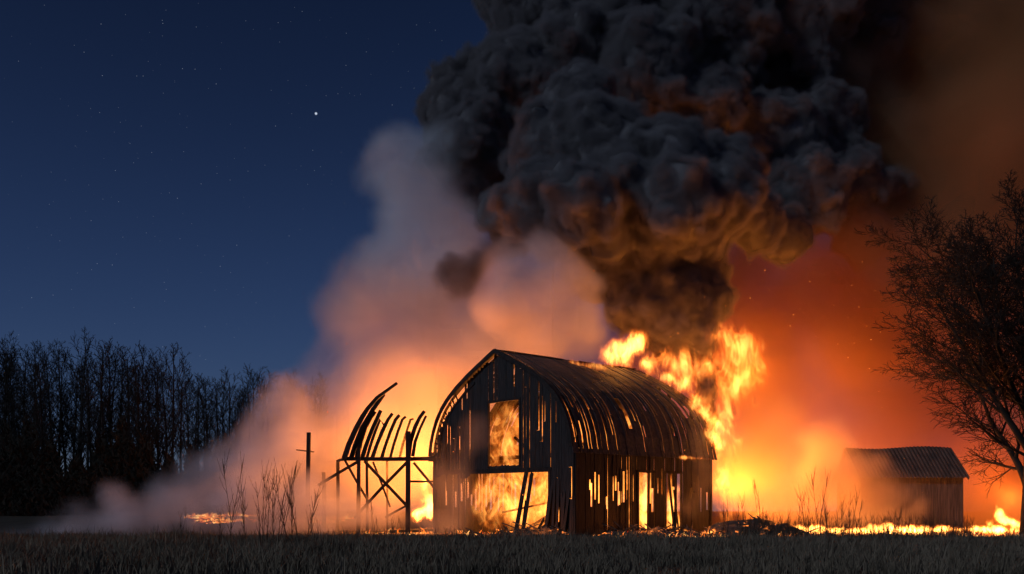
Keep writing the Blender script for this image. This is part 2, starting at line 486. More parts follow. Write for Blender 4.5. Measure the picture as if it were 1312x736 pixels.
def gable():
    m = MB()
    # openings: (u0, u1, z0, z1)
    opn = [(-.95, 2.11, 4.62, 8.74), (-2.36, 4.96, -1, 4.13)]
    u = -6.9
    while u < 6.95:
        w = rnd.uniform(.22, .34); gap = rnd.choice((.0, .0, .01, .012)); uc = u + w / 2
        if rnd.random() < .10: gap = .05
        z1 = arch_z(uc) - rnd.choice((.08, .1, .12, .3, .12))
        if uc < -3.6: z1 = min(z1, arch_z(uc) - .62)       # the open lattice along the left arch
        z0 = .05 if uc > 4.9 else (4.3 - rnd.uniform(0, .25))
        if uc < -2.3: z0 = 4.3 - abs(rnd.gauss(0, .35))
        spans = [(z0, z1)]
        if -1.1 < uc < 2.2: spans = [(8.78 + rnd.uniform(0, .1), z1), (4.2, 4.55)]
        d = rnd.uniform(0, .04); sl = rnd.uniform(-.02, .02)
        for a, b in spans:
            if b - a < .15: continue
            cuts = []
            if b - a > 2 and rnd.random() < .38:     # long burnt-through slits
                c = rnd.uniform(a, b - 1); cuts.append((c, c + rnd.uniform(1.2, 4)))
            def board(p, q, x0, x1):
                if q - p < .1: return
                j = rnd.uniform(-.06, .06)
                vs = [(x0, -d - .03, p), (x1, -d - .03, p + j), (x1, -d, p + j), (x0, -d, p),
                      (x0 + sl * .2, -d - .03, q), (x1 + sl * .2, -d - .03, q - j), (x1 + sl * .2, -d, q - j), (x0 + sl * .2, -d, q)]
                m.add(vs, [(0, 3, 2, 1), (4, 5, 6, 7), (0, 1, 5, 4), (2, 3, 7, 6), (1, 2, 6, 5), (3, 0, 4, 7)])
            if cuts:
                c0, c1 = cuts[0]; c1 = min(c1, b - .05)
                board(a, c0, u, u + w - gap); board(c1, b, u, u + w - gap)
                board(c0, c1, u, u + w * rnd.uniform(.6, .88))
            else: board(a, b, u, u + w - gap)
        u += w
    # boards broken at the right foot, leaning a little
    for q in range(7):
        x = 4.95 + q * .28 + rnd.uniform(-.1, .1)
        m.beam((x + rnd.uniform(-.4, .5), -.12 - rnd.uniform(0, .25), 0), (x, -.06, rnd.uniform(2.5, 4.6)), .2, .04, up=(0, 1, 0), jag=.2)
    return m.build('gable_wall', M['char'], barn)
gable()

def barge():
    m = MB()
    for side in (1, -1):
        pts = []
        for i in range(25):
            u, z, nu, nz = prof(min(i / 24, .9999)); pts.append((side * (u + nu * .0), -.36, z + nz * .0))
        m.path(pts, .30, .07, up=(0, 1, 0))
    return m.build('barge_board', M['char_frame'], barn)
barge()
def lattice():
    """the inner arch left standing at the left of the gable, tied to the outer one by rungs"""
    m = MB(); side = -1; pts = []
    for i in range(22):
        s = i / 24 * .92; u, z, nu, nz = prof(s); pts.append((side * (u - nu * .62), -.05, z - nz * .62))
    m.path(pts, .13, .1, up=(0, 1, 0))
    for i in range(0, 15):
        s = i / 24 * 1.05
        if i in (5, 11): continue
        u, z, nu, nz = prof(s); m.beam((side * (u - nu * .05), -.06, z - nz * .05), (side * (u - nu * .6), -.06, z - nz * .6 - .12), .09, .06, up=(0, 1, 0))
    return m.build('arch_lattice', M['char_frame'], barn)
lattice()

def beams():
    m = MB(); m.beam((-7.0, -.02, 4.3), (5.1, -.02, 4.18), .14, .30); m.build('crossbeam', M['char_frame'], barn)
    for u, z1 in ((-7.0, 5.6), (7.0, 5.6), (4.95, 4.3)):
        m = MB(); m.beam((u, .06, 0), (u, .06, z1), .2, .2); m.build('corner_post', M['char_frame'], barn)
    # frame of the hayloft opening
    m = MB()
    m.box(-1.1, -.95, -.10, .05, 4.45, 8.85); m.box(2.11, 2.26, -.10, .05, 4.45, 8.85); m.box(-1.1, 2.26, -.12, .06, 8.74, 8.9)
    m.build('loft_frame', M['char_frame'], barn)
    # leaning broken boards in the doorway
    for a, b, w in (((2.0, -.3, 0), (2.75, .0, 4.1), .34), ((2.75, -.35, 0), (3.25, .0, 3.95), .28), ((2.4, -.1, 0), (2.6, .1, 2.2), .2),
                    ((3.2, .5, .3), (4.7, -.3, 1.1), .16), ((2.9, .2, .1), (4.9, -.2, .8), .12)):
        m = MB(); m.beam(a, b, w, .07, up=(0, 1, 0), jag=.25); m.build('broken_board', M['char_frame'], barn)
    # hanging strips at the left
    for a, b, w in (((-4.1, -.1, 4.2), (-3.9, -.25, .3), .22), ((-3.75, -.1, 4.2), (-3.6, -.1, 2.3), .14), ((-5.6, -.05, 4.3), (-5.5, -.1, 3.0), .2)):
        m = MB(); m.beam(a, b, w, .05, up=(0, 1, 0), taper=.5); m.build('hanging_board', M['char'], barn)
    # fallen rafters inside
    for a, b in (((-1.5, 3.5, .2), (3.8, 4.5, 3.0)), ((-2.2, 2.2, 1.5), (1.8, 5.5, 2.6)), ((0.2, 2.0, 5.0), (2.2, 2.2, 6.6)), ((-.9, 2.2, 6.6), (2.1, 2.4, 4.4)), ((1.0, 5, .5), (5.5, 3, 4)), ((-3, 6, .2), (3, 2.5, 1.9)), ((3.0, 1.5, 0), (5.2, 2.8, 2.2))):
        m = MB(); m.beam(a, b, .16, .14, jag=.2); m.build('fallen_rafter', M['char_frame'], barn)
    for y in (3.0, 6.5, 10.0):
        m = MB(); m.beam((-7, y, 5.3), (7, y, 5.3), .2, .26); m.build('tie_beam', M['char_frame'], barn)
    m = MB(); m.beam((7.02, 0, 5.3), (7.02, BL, 5.3), .14, .24); m.beam((-7.02, 0, 5.3), (-7.02, BL, 5.3), .14, .24)
    m.build('eave_beam', M['char_frame'], barn)
beams()

def side_wall(sx, holes, name):
    m = MB(); v = .02
    while v < BL:
        w = rnd.uniform(.2, .32); gap = rnd.choice((0, 0, .008, .01, .02))
        if rnd.random() < .12: gap = .06
        vc = v + w / 2; x = sx * (BW + rnd.uniform(-.03, .03))
        spans = [(-.02, 5.15)]
        for h in holes:
            if h[0] < vc < h[1]: spans = [(-.02, h[2] + rnd.uniform(-.05, .1)), (h[3] + rnd.uniform(-.06, .06), 5.15)]
        if (1.6 < vc < 4.8 and rnd.random() < .62) or rnd.random() < .28:
            c = rnd.uniform(1.5, 3); spans = [(-.02, c), (c + rnd.uniform(.6, 2), 5.15)]
        if len(spans) == 2 and not any(h[0] < vc < h[1] for h in holes):     # a charred remnant of the burnt board
            f = rnd.uniform(.25, .6) * w; o0 = v if rnd.random() < .5 else v + w - gap - f
            m.box(x - .02, x + .02, o0, o0 + f, spans[0][1] - .001, spans[1][0] + .001)
        for a, b in spans:
            if b - a < .1: continue
            lean = rnd.uniform(-.05, .05)
            m.box(x - .02, x + .02, v, v + w - gap, a, b)
            if rnd.random() < .2:
                m.beam((x + sx * .06, v + .1, a), (x + sx * rnd.uniform(.04, .12), v + .1 + rnd.uniform(-.1, .1), min(b, a + rnd.uniform(1, 3.5))), .14, .03, up=(1, 0, 0), jag=.3)
        v += w
    return m.build(name, M['char'], barn)
side_wall(1, [(5.62, 7.2, .35, 4.08), (8.37, 9.88, .35, 4.05)], 'side_wall')
side_wall(-1, [], 'side_wall')
for (v0, v1) in ((5.62, 7.2), (8.37, 9.88)):
    w = empty('window', (0, 0, 0)); w.parent = barn
    m = MB(); m.box(BW - .08, BW + .07, v0 - .1, v0, .3, 4.2); m.box(BW - .08, BW + .07, v1, v1 + .1, .3, 4.2); m.box(BW - .09, BW + .08, v0 - .1, v1 + .1, 4.08, 4.24)
    m.build('frame', M['char_frame'], w)
    m = MB(); vm = v0 + (v1 - v0) * .62
    m.beam((BW, vm, .2), (BW, vm + .06, 4.1), .12, .14, up=(1, 0, 0))
    if v0 > 8: m.beam((BW - .05, v0 + .9, .4), (BW - .05, v0 + .3, 4.0), .16, .08, up=(1, 0, 0)); m.beam((BW, v0 + 1.3, .2), (BW, v0 + .8, 3.0), .1, .08, up=(1, 0, 0))
    m.build('mullion', M['char_frame'], w)
# back gable
m = MB(); u = -6.9
while u < 6.9:
    w = rnd.uniform(.24, .34)
    if rnd.random() < .72: m.box(u, u + w - .01, BL - .02, BL + .02, 0 if rnd.random() < .6 else rnd.uniform(1, 5), arch_z(u + w / 2) - .1 - (rnd.random() < .2) * rnd.uniform(0, 3))
    u += w
m.build('rear_wall', M['char'], barn)

# ================================================================== THE WRECKED FRAME AT THE LEFT
FY = 68.0
frame = tag(empty('barn_frame', P(490, 686, FY) * 1.0), 'charred skeleton of posts, braces and curved rafters left of the barn', 'timber frame')
frame.location.z = 0
def fp(px, py, dy=0):
    return P(px, py, FY + dy) - frame.location
def fbuild(name, segs, mat='char_frame'):
    m = MB()
    for q in segs:
        (a, b, w) = q[:3]; m.path([fp(*a), (fp(*a) + fp(*b)) / 2 + Vector((rnd.uniform(-.04, .04), 0, rnd.uniform(-.04, .04))), fp(*b)], w, w * .9, up=(0, 1, .1), w1=w * (q[3] if len(q) > 3 else 1))
    return m.build(name, M[mat], frame)
for (x, y0, w, dy) in ((460, 574, .26, .1), (523, 553, .33, 0), (557, 586, .22, 2), (470, 590, .2, 6), (433, 590, .22, 7), (496, 590, .16, 9)):
    fbuild('post', [((x, y0, dy), (x + rnd.uniform(-1, 1), 655 + 1.7 * F / (FY + dy), dy), w)])
fbuild('beam', [((440, 588, .2), (556, 588, .6), .26)])
fbuild('beam', [((524, 617, .3), (558, 617, .6), .14)])
fbuild('beam', [((440, 589, .2), (433, 591, 7), .2)])
for a, b, w in (((467, 591, -.15), (521, 648, -.15), .2), ((521, 593, .3), (454, 664, .3), .2), ((460, 591, .3), (408, 622, .3), .2), ((441, 588, .4), (471, 641, .4), .15),
                ((530, 593, -.1), (560, 630, .3), .17), ((521, 648, .1), (494, 663, .6), .15), ((478, 592, 5), (500, 650, 5), .14), ((560, 630, .3), (556, 668, .5), .12)):
    fbuild('brace', [(a, b, w)])
def rafter(pts, w, dy, w1=.6):
    m = MB(); m.path([fp(x, y, dy) for x, y in pts], w, w * .8, up=(0, 1, 0), w1=w * w1); return m.build('curved_rafter', M['char_frame'], frame)
rafter([(441, 588), (447, 570), (456, 550), (464, 535), (471, 524), (483, 510), (494, 502), (509, 491)], .36, 0, .5)
rafter([(450, 588), (456, 568), (464, 549), (472, 535), (478, 525), (486, 514), (492, 505)], .3, .5, .9)
rafter([(458, 586), (462, 566), (468, 548), (475, 535), (480, 527)], .34, .3, .9)
for (x, dx, y1, dy, w) in ((464, 24, 526, 1.4, .3), (477, 26, 530, 2.6, .28), (489, 23, 532, 3.8, .25), (500, 20, 534, 5.5, .22), (512, 18, 537, 7.5, .2), (470, 22, 545, 3, .2)):
    rafter([(x, 588), (x + dx * .22, 571), (x + dx * .5, 553), (x + dx * .78, 538), (x + dx, y1)], w, dy, .8)
rafter([(523, 588), (526, 566), (532, 547), (538, 535), (544, 527)], .3, .3, .7)
rafter([(529, 585), (532, 566), (538, 550), (546, 533)], .22, 1.2, .7)
# a short charred stub wall piece between the frame's foot and the barn
fbuild('sill_beam', [((500, 681, .4), (556, 679, 2.5), .2)])

# poles behind
pole = tag(empty('utility_pole', (P(394, 690, 71).x, 71, 0)), 'bare wooden pole with a short crossarm standing in the smoke', 'pole')
m = MB(); m.path([Vector((0, 0, -.1)), Vector((.03, 0, 3)), Vector((.10, 0, 7.2))], .3, .3, w1=.26); m.build('shaft', M['char_frame'], pole)
m = MB(); m.beam((-.75, -.2, 5.95), (.5, -.2, 5.80), .08, .08); m.build('crossarm', M['char_frame'], pole)
m = MB(); m.path([Vector((0, 0, -.1)), Vector((.05, 0, 2.5)), Vector((0.0, 0, 4.6))], .3, .3, w1=.26)
tag(m.build('burnt_post', M['char_frame'], loc=(P(433, 690, 77).x - 1.1, 77, 0)), 'short burnt post between the crossarm pole and the skeleton frame', 'post')

# ================================================================== SHED
shed = tag(empty('shed', (30.1, 75, 0)), 'small weathered board shed with a rusty metal roof at the edge of the fire', 'shed')
def mkshed():
    hw, dep, h, rh = 3.8, 5.4, 4.4, 6.55
    m = MB(); x = -hw
    while x < hw:
        w = rnd.uniform(.2, .3); 
        m.box(x, min(x + w - .015, hw), -.02 - rnd.uniform(0, .02), .01, rnd.uniform(-.02, .06), h + rnd.uniform(-.02, .0)); x += w
    m.build('front_wall', M['shed_wood'], shed)
    for sx in (-1, 1):
        m = MB(); y = .03
        while y < dep:
            w = .26; yc = y + .13; hh = h + (rh - h) * (1 - abs(yc - dep / 2) / (dep / 2)) - .08
            m.box(sx * hw - .02, sx * hw + .02, y, y + w - .012, 0, hh); y += w
        m.build('end_wall', M['shed_wood'], shed)
    m = MB(); m.box(-hw, hw, dep - .02, dep + .02, 0, h); m.build('back_wall', M['shed_wood'], shed)
    # corrugated roof, two slopes
    m = MB(); m.smooth = False
    n = 140; ov = .27
    for s in (0, 1):
        for i in range(n):
            for t_ in (0,):
                x0 = -hw - ov + (2 * hw + 2 * ov) * i / n; x1 = -hw - ov + (2 * hw + 2 * ov) * (i + 1) / n
                a0 = .035 * math.sin(i * 1.25); a1 = .035 * math.sin((i + 1) * 1.25)
                ye, ym = (-.45, dep / 2) if s == 0 else (dep + .45, dep / 2)
                ze = h - .28
                sag = .10 * math.sin(i * .045)
                vs = [(x0, ye, ze + a0), (x1, ye, ze + a1), (x1, ym, rh + a1 - sag), (x0, ym, rh + a0 - sag)]
                vs += [(p[0], p[1], p[2] - .03) for p in vs]
                m.add(vs, [(0, 1, 2, 3), (7, 6, 5, 4), (0, 4, 5, 1), (2, 6, 7, 3)])
    m.build('roof', M['shed_roof'], shed)
    for sx in (-1, 1):
        m = MB(); x = sx * (hw + ov + .03)
        m.beam((x, -.5, h - .36), (x, dep / 2, rh - .1), .05, .26, up=(0, 0, 1)); m.beam((x, dep + .5, h - .36), (x, dep / 2, rh - .1), .05, .26)
        m.build('barge_board', M['shed_wood'], shed)
    m = MB(); m.box(hw - .06, hw + .06, -.09, -.03, 0, h - .05); m.build('corner_board', M['shed_wood'], shed)
mkshed()

# ================================================================== TREES
def grow(tm, cm, p, d, L, r, lv, spec, rg):
    sp = spec[lv]; n = sp['seg']; pts = [p.copy()]; rads = [r]; dirs = [d.copy()]
    q = p.copy(); dd = d.copy()
    for i in range(n):
        dd = dd + Vector((rg.gauss(0, sp['wob']), rg.gauss(0, sp['wob']), rg.gauss(0, sp['wob']) + sp['up'])); dd.normalize()
        q = q + dd * (L / n); pts.append(q.copy()); dirs.append(dd.copy())
        rads.append(max(r * (1 - (1 - sp['tip']) * (i + 1) / n), spec[0]['rmin']))
    (tm if lv == 0 else cm).tube(pts, rads, sp['sides'])
    if lv + 1 >= len(spec): return
    ns = spec[lv + 1]
    cnt = ns['n'] if isinstance(ns['n'], int) else rg.randint(*ns['n'])
    ph = rg.uniform(0, 6.28)
    for k in range(cnt):
        f = ns['from'] + (ns['to'] - ns['from']) * (k + rg.uniform(.1, .9)) / cnt
        g = f * n; i = min(int(g), n - 1); a = pts[i].lerp(pts[i + 1], g - i); bd = dirs[i + 1]
        ph += 2.4 + rg.uniform(-.5, .5)
        u = bd.cross(Vector((.31, .52, .8))).normalized(); w = bd.cross(u)
        ang = math.radians(rg.uniform(*ns['ang']))
        nd = bd * math.cos(ang) + (u * math.cos(ph) + w * math.sin(ph)) * math.sin(ang)
        rr = (rads[i] * (1 - (g - i)) + rads[i + 1] * (g - i)) * rg.uniform(*ns['rr'])
        ln = L * rg.uniform(*ns['len']) * (1 - ns['fall'] * (f - ns['from']) / max(ns['to'] - ns['from'], .01))
        grow(tm, cm, a, nd, ln, max(rr, spec[0]['rmin']), lv + 1, spec, rg)

def tree_meshes(spec, L, r, seed):
    rg = random.Random(seed); tm, cm = MB(), MB()
    tm.smooth = cm.smooth = True
    grow(tm, cm, Vector((0, 0, -.2)), Vector((rg.uniform(-.04, .04), rg.uniform(-.04, .04), 1)).normalized(), L, r, 0, spec, rg)
    return tm, cm

oak = [dict(seg=8, wob=.03, up=.02, tip=.30, sides=10, rmin=.014),
       dict(n=18, seg=11, wob=.05, up=.05, tip=.25, sides=7, ang=(28, 62), rr=(.34, .52), len=(.68, .86), fall=.30, **{'from': .14, 'to': 1.0}),
       dict(n=11, seg=8, wob=.06, up=.03, tip=.25, sides=5, ang=(22, 46), rr=(.45, .62), len=(.40, .60), fall=.45, **{'from': .16, 'to': 1.0}),
       dict(n=9, seg=5, wob=.08, up=.015, tip=.3, sides=4, ang=(22, 48), rr=(.5, .65), len=(.36, .56), fall=.4, **{'from': .12, 'to': 1.0}),
       dict(n=7, seg=4, wob=.09, up=.0, tip=.5, sides=3, ang=(22, 50), rr=(.5, .7), len=(.36, .60), fall=.3, **{'from': .10, 'to': 1.0}),
       dict(n=3, seg=2, wob=.08, up=.0, tip=.7, sides=3, ang=(20, 42), rr=(.6, .8), len=(.4, .7), fall=.2, **{'from': .1, 'to': 1.0})]
TX = P(1320, 655, 58).x
tm, cm = tree_meshes(oak, 15.3, .55, 11)
big = tag(empty('bare_tree', (TX, 58, 0)), 'huge bare spreading tree at the edge of the field beside the shed', 'tree')
big.scale = (1.14, 1.14, .86)
tm.build('trunk', M['bark'], big); cm.build('crown', M['twig'], big)

pop = [dict(seg=10, wob=.018, up=.02, tip=.22, sides=6, rmin=.024),
       dict(n=26, seg=5, wob=.06, up=.09, tip=.35, sides=4, ang=(22, 48), rr=(.35, .5), len=(.16, .30), fall=.45, **{'from': .30, 'to': .99}),
       dict(n=7, seg=3, wob=.1, up=.05, tip=.5, sides=3, ang=(22, 48), rr=(.5, .7), len=(.3, .5), fall=.3, **{'from': .15, 'to': 1.0}),
       dict(n=4, seg=2, wob=.1, up=.04, tip=.7, sides=3, ang=(20, 45), rr=(.6, .8), len=(.3, .5), fall=.2, **{'from': .2, 'to': 1.0})]
variants = []
for k in range(7):
    tm, cm = tree_meshes(pop, 19 + k * .5, .26, 40 + k)
    variants.append((tm.mesh('trunk'), cm.mesh('crown')))
    for me in variants[-1]: me.materials.append(M['bark_far'])
rg = random.Random(77)
row = []
for i in range(38): row.append((-24 + i * 6.8 + rg.uniform(-3, 3), rg.uniform(112, 132), 'n'))
for i in range(24): row.append((240 + i * 7.6 + rg.uniform(-3, 3), rg.uniform(142, 160), 'f'))
DESC = {'n': 'tall thin bare tree in the dark row at the left of the field', 'f': 'tall thin bare tree of the farther row behind the white smoke'}
for i, (px, Y, kd) in enumerate(row):
    tmm, cmm = variants[rg.randrange(7)]
    b = P(px, 655, Y)
    o = empty('tall_tree', (b.x, Y, gz(b.x, Y)), rg.uniform(0, 6.28))
    s = rg.uniform(.88, 1.04) * .92 * (Y / 122 if kd == 'n' else Y / 122 * .84); o.scale = (s, s, s)
    tag(o, DESC[kd], 'tree', 'bare trees of the near row' if kd == 'n' else 'bare trees of the far row')
    for nme, me in (('trunk', tmm), ('crown', cmm)):
        c = bpy.data.objects.new(nme, me); C.objects.link(c); c.parent = o

def brush():
    """undergrowth at the feet of the trees: a mass of crossed twigs"""
    m = MB(); rg = random.Random(9)
    for i in range(38000):
        near = rg.random() < .7
        px = rg.uniform(-40, 245) if near else rg.uniform(225, 430); Y = rg.uniform(108, 130) if near else rg.uniform(138, 156)
        hh = (7.4 if near else 6.0) * (1 + .3 * math.sin(px * .05) + .2 * math.sin(px * .21))
        b = P(px, 655, Y); x = b.x; z = gz(x, Y) + hh * rg.random() ** 1.5
        a = rg.uniform(0, 6.28); l = rg.uniform(.5, 1.3); w = rg.uniform(.05, .14)
        dx, dy, dz = math.cos(a) * l * .5, math.sin(a) * l * .5, rg.uniform(.2, 1) * l
        m.add([(x - w, Y, z), (x + w, Y + w, z), (x + dx + w * .5, Y + dy, z + dz), (x + dx - w * .5, Y + dy, z + dz)], [(0, 1, 2, 3)])
    tag(m.build('undergrowth', M['undergrowth']), 'dark tangle of undergrowth at the feet of the tree rows', 'undergrowth', kind='stuff')
brush()

# ================================================================== GRASS AND WEEDS
def grass():
    rg = np.random.default_rng(3); n = 150000
    Y = 23 + (59 - 23) * rg.random(n) ** .8
    X = (rg.random(n) * 2 - 1) * (.56 * Y)
    clump = np.array([mn.noise(Vector((x * .35, y * .35, 7))) for x, y in zip(X, Y)])
    fine = np.array([mn.noise(Vector((x * 1.7, y * 1.7, 2))) for x, y in zip(X, Y)])
    keep = (clump * .6 + fine) > rg.uniform(-.9, .35, n)
    X, Y, clump = X[keep], Y[keep], clump[keep]; n = len(X)
    H = (.16 + .22 * rg.random(n)) * (1 + .8 * clump) * np.where(rg.random(n) < .06, 2.0, 1)
    Wd = .010 + .012 * rg.random(n); A = rg.random(n) * 6.28; lean = rg.normal(0, .35, n) * H; lean2 = rg.normal(0, .35, n) * H
    Z = np.array([gz(x, y) for x, y in zip(X, Y)])
    ca, sa = np.cos(A) * Wd, np.sin(A) * Wd
    v = np.zeros((n, 5, 3), np.float32)
    v[:, 0] = np.stack([X - ca, Y - sa, Z - .03], 1); v[:, 1] = np.stack([X + ca, Y + sa, Z - .03], 1)
    v[:, 2] = np.stack([X + ca * .7 + lean * .4, Y + sa * .7 + lean2 * .4, Z + H * .6], 1); v[:, 3] = np.stack([X - ca * .7 + lean * .4, Y - sa * .7 + lean2 * .4, Z + H * .6], 1)
    v[:, 4] = np.stack([X + lean, Y + lean2, Z + H], 1)
    me = bpy.data.meshes.new('grass'); me.vertices.add(n * 5); me.vertices.foreach_set('co', v.ravel())
    b = np.arange(n)[:, None] * 5
    loops = np.concatenate([b + np.array([[0, 1, 2, 3]]), b + np.array([[3, 2, 4]])], 1).astype(np.int32)
    me.loops.add(loops.size); me.loops.foreach_set('vertex_index', loops.ravel())
    st = (np.arange(n)[:, None] * 7 + np.array([[0, 4]])).astype(np.int32)
    me.polygons.add(n * 2); me.polygons.foreach_set('loop_start', st.ravel())
    me.update(calc_edges=True); me.materials.append(M['blade'])
    o = bpy.data.objects.new('grass', me); C.objects.link(o)
    tag(o, 'dark dry grass covering the field in front of the barn', 'grass', kind='stuff')
grass()

def weed_mesh(seed, h, nst=5, seedhead=False):
    rg = random.Random(seed); m = MB(); 
    for s in range(nst):
        a = rg.uniform(0, 6.28); ln = h * rg.uniform(.55, 1); tilt = rg.uniform(.03, .24)
        d = Vector((math.cos(a) * tilt, math.sin(a) * tilt, 1)).normalized(); p = Vector((rg.uniform(-.12, .12), rg.uniform(-.12, .12), -.05)); pts = [p.copy()]
        for i in range(6):
            d = (d + Vector((rg.gauss(0, .05), rg.gauss(0, .05), 0))).normalized(); p = p + d * ln / 6; pts.append(p.copy())
        m.tube(pts, [.0056 - .0005 * i for i in range(7)], 3)
        if seedhead:
            m.tube([pts[-2], pts[-1], pts[-1] + d * .1], [.003, .007, .002], 4)
        for k in range(rg.randint(7, 15)):
            i = rg.randint(1, 5); q = pts[i].lerp(pts[i + 1], rg.random()); aa = rg.uniform(0, 6.28)
            bd = (d + Vector((math.cos(aa), math.sin(aa), .2)) * rg.uniform(.3, .75)).normalized(); bl = ln * rg.uniform(.1, .28)
            m.tube([q, q + bd * bl * .5, q + (bd + Vector((0, 0, .2))) * bl], [.0032, .0026, .002], 3)
    return m.mesh('tall_weed')
wm = [weed_mesh(k, 1.0, 2 + k % 3, k % 4 == 0) for k in range(8)]
for me in wm: me.materials.append(M['weed'])
weeds = []   # px, top py, Y, label, group
LW, MW, RW = 'tall dry branching weed in the clump before the skeleton frame', 'dry weed stalk in the grass before the barn', 'tall dry weed silhouetted against the burning ground by the shed'
for px, ty, Y in ((302, 580, 46), (318, 610, 47), (335, 600, 45), (350, 578, 46), (366, 590, 47), (372, 570, 48), (384, 600, 46)): weeds.append((px, ty, Y, LW, 'weeds before the skeleton frame'))
for px, ty, Y in ((87, 668, 44), (112, 676, 43), (232, 650, 44), (285, 655, 46), (405, 650, 47), (478, 640, 50), (505, 650, 49), (520, 655, 52), (590, 668, 50), (862, 640, 52), (872, 655, 50), (930, 640, 53), (948, 620, 52), (975, 612, 54), (1008, 640, 53)): weeds.append((px, ty, Y, MW, 'weeds in the grass before the barn'))
for px, ty, Y in ((1035, 605, 52), (1042, 615, 54), (1052, 600, 53), (1062, 625, 52), (1075, 640, 55), (1090, 615, 54), (1098, 640, 52), (1118, 645, 53), (1140, 648, 54), (1160, 650, 53), (1172, 655, 55), (1120, 655, 50), (1195, 660, 54), (1010, 660, 54), (1240, 665, 53), (1085, 655, 51), (1150, 662, 50)): weeds.append((px, ty, Y, RW, 'weeds before the shed'))
for i, (px, ty, Y, lb, gp) in enumerate(weeds):
    b = P(px, 655, Y); o = bpy.data.objects.new('tall_weed', wm[i % 8]); C.objects.link(o)
    h = (HOR - ty) / F * Y + EYE; o.location = (b.x, Y, gz(b.x, Y)); o.scale = (max(h * .8, .8), max(h * .8, .8), h); o.rotation_euler = (0, 0, i * 1.3)
    tag(o, lb, 'weed', gp)

def thicket():
    m = MB(); rg = random.Random(12)
    for i in range(1100):
        px = rg.uniform(950, 1245) if rg.random() < .8 else rg.uniform(560, 950); Y = rg.uniform(52, 60); b = P(px, 655, Y)
        h = rg.uniform(.5, 1.5) * (1.0 if px > 950 else .55) * (1 + .5 * mn.noise(Vector((px * .03, 0, 0)))); p = Vector((b.x, Y, gz(b.x, Y) - .05)); d = Vector((rg.gauss(0, .16), rg.gauss(0, .1), 1)).normalized(); pts = [p.copy()]
        for k in range(4):
            d = (d + Vector((rg.gauss(0, .06), 0, 0))).normalized(); p = p + d * h / 4; pts.append(p.copy())
        m.tube(pts, [.010, .009, .008, .006, .005], 3)
        for k in range(rg.randint(2, 6)):
            q = pts[rg.randint(1, 3)].lerp(pts[-1], rg.random() * .6); e = q + (d + Vector((rg.uniform(-.7, .7), rg.uniform(-.3, .3), 0))).normalized() * h * rg.uniform(.1, .28)
            m.tube([q, e], [.006, .004], 3)
    tag(m.build('dry_stalks', M['weed']), 'thicket of thin dry stalks at the edge of the burning ground', 'stalks', kind='stuff')
thicket()

# ================================================================== ASH AND EMBERS
def heap(name, lst, h, mat, label, cat, kind=None, seed=0, debris=0, rough=.7):
    """a low heap: grid of lumpy height over an ellipse"""
    (cx, cyy, rx, ry) = lst; m = MB(); m.smooth = True; n = 46
    for j in range(n + 1):
        for i in range(n + 1):
            a = i / n * 2 - 1; b = j / n * 2 - 1; x = cx + a * rx; y = cyy + b * ry
            e = max(0, 1 - (a * a + b * b)); nz = mn.fractal(Vector((x * .7, y * .7, seed)), 1, 2, 4)
            m.v.append((a * rx, b * ry, (h * e ** .7 * (.75 + rough * nz)) - .06 + (e > 0) * .03 + gz(x, y)))
    for j in range(n):
        for i in range(n):
            k = j * (n + 1) + i; m.f.append((k, k + 1, k + n + 2, k + n + 1))
    rg = random.Random(seed + 1)
    for q in range(debris):
        a = rg.uniform(0, 6.28); r = rg.random() ** .6; x, y = math.cos(a) * r * rx, math.sin(a) * r * ry; l = rg.uniform(.4, 1.8); t_ = rg.uniform(0, 3.14)
        z = h * (1 - r * r) * .8
        m.beam((x, y, max(z - .1, 0)), (x + math.cos(t_) * l, y + math.sin(t_) * l * .5, z + rg.uniform(-.1, .6)), rg.uniform(.06, .14), .06, jag=.1)
    return tag(m.build(name, mat, loc=(cx, cyy, 0)), label, cat, kind=kind)
c = P(965, 655, 66)
heap('ash_heap', (c.x - .2, 65, 3.9, 2.2), 1.25, M['ash'], 'smoking mound of ash and embers right of the barn', 'ash heap', seed=3, debris=5, rough=.3)
c = P(690, 655, 60)
heap('debris_pile', (c.x, 60.8, 3.4, 1.5), .55, M['ash'], 'low pile of charred boards and embers before the barn door', 'debris', seed=6, debris=60)
c = P(815, 655, 62)
heap('debris_pile', (c.x + .6, 61.9, 5.0, 1.3), .5, M['ash'], 'glowing strip of fallen embers along the foot of the side wall', 'debris', seed=8, debris=70)

# ------------------------------------------------------------------ ember beds: coals strewn on the ground, and low flames over them
m_ember, t, o_ = newmat('glowing_coals')
e = t.nodes.new('ShaderNodeEmission'); tcn = t.nodes.new('ShaderNodeTexCoord')
n = t.nodes.new('ShaderNodeTexNoise'); n.inputs['Scale'].default_value = 1.3; n.inputs['Detail'].default_value = 4
t.links.new(tcn.outputs['Object'], n.inputs['Vector'])
r = t.nodes.new('ShaderNodeValToRGB'); cr = r.color_ramp
cr.elements[0].position = .35; cr.elements[0].color = (.35, .02, .002, 1); cr.elements[1].position = .7; cr.elements[1].color = (2.2, 1.2, .35, 1)
q = cr.elements.new(.5); q.color = (1.3, .28, .03, 1)
t.links.new(n.outputs['Fac'], r.inputs[0]); t.links.new(r.outputs[0], e.inputs['Color']); e.inputs['Strength'].default_value = 1.5
t.links.new(e.outputs[0], o_.inputs['Surface']); m_ember.cycles.emission_sampling = 'NONE'
M['ember'] = m_ember

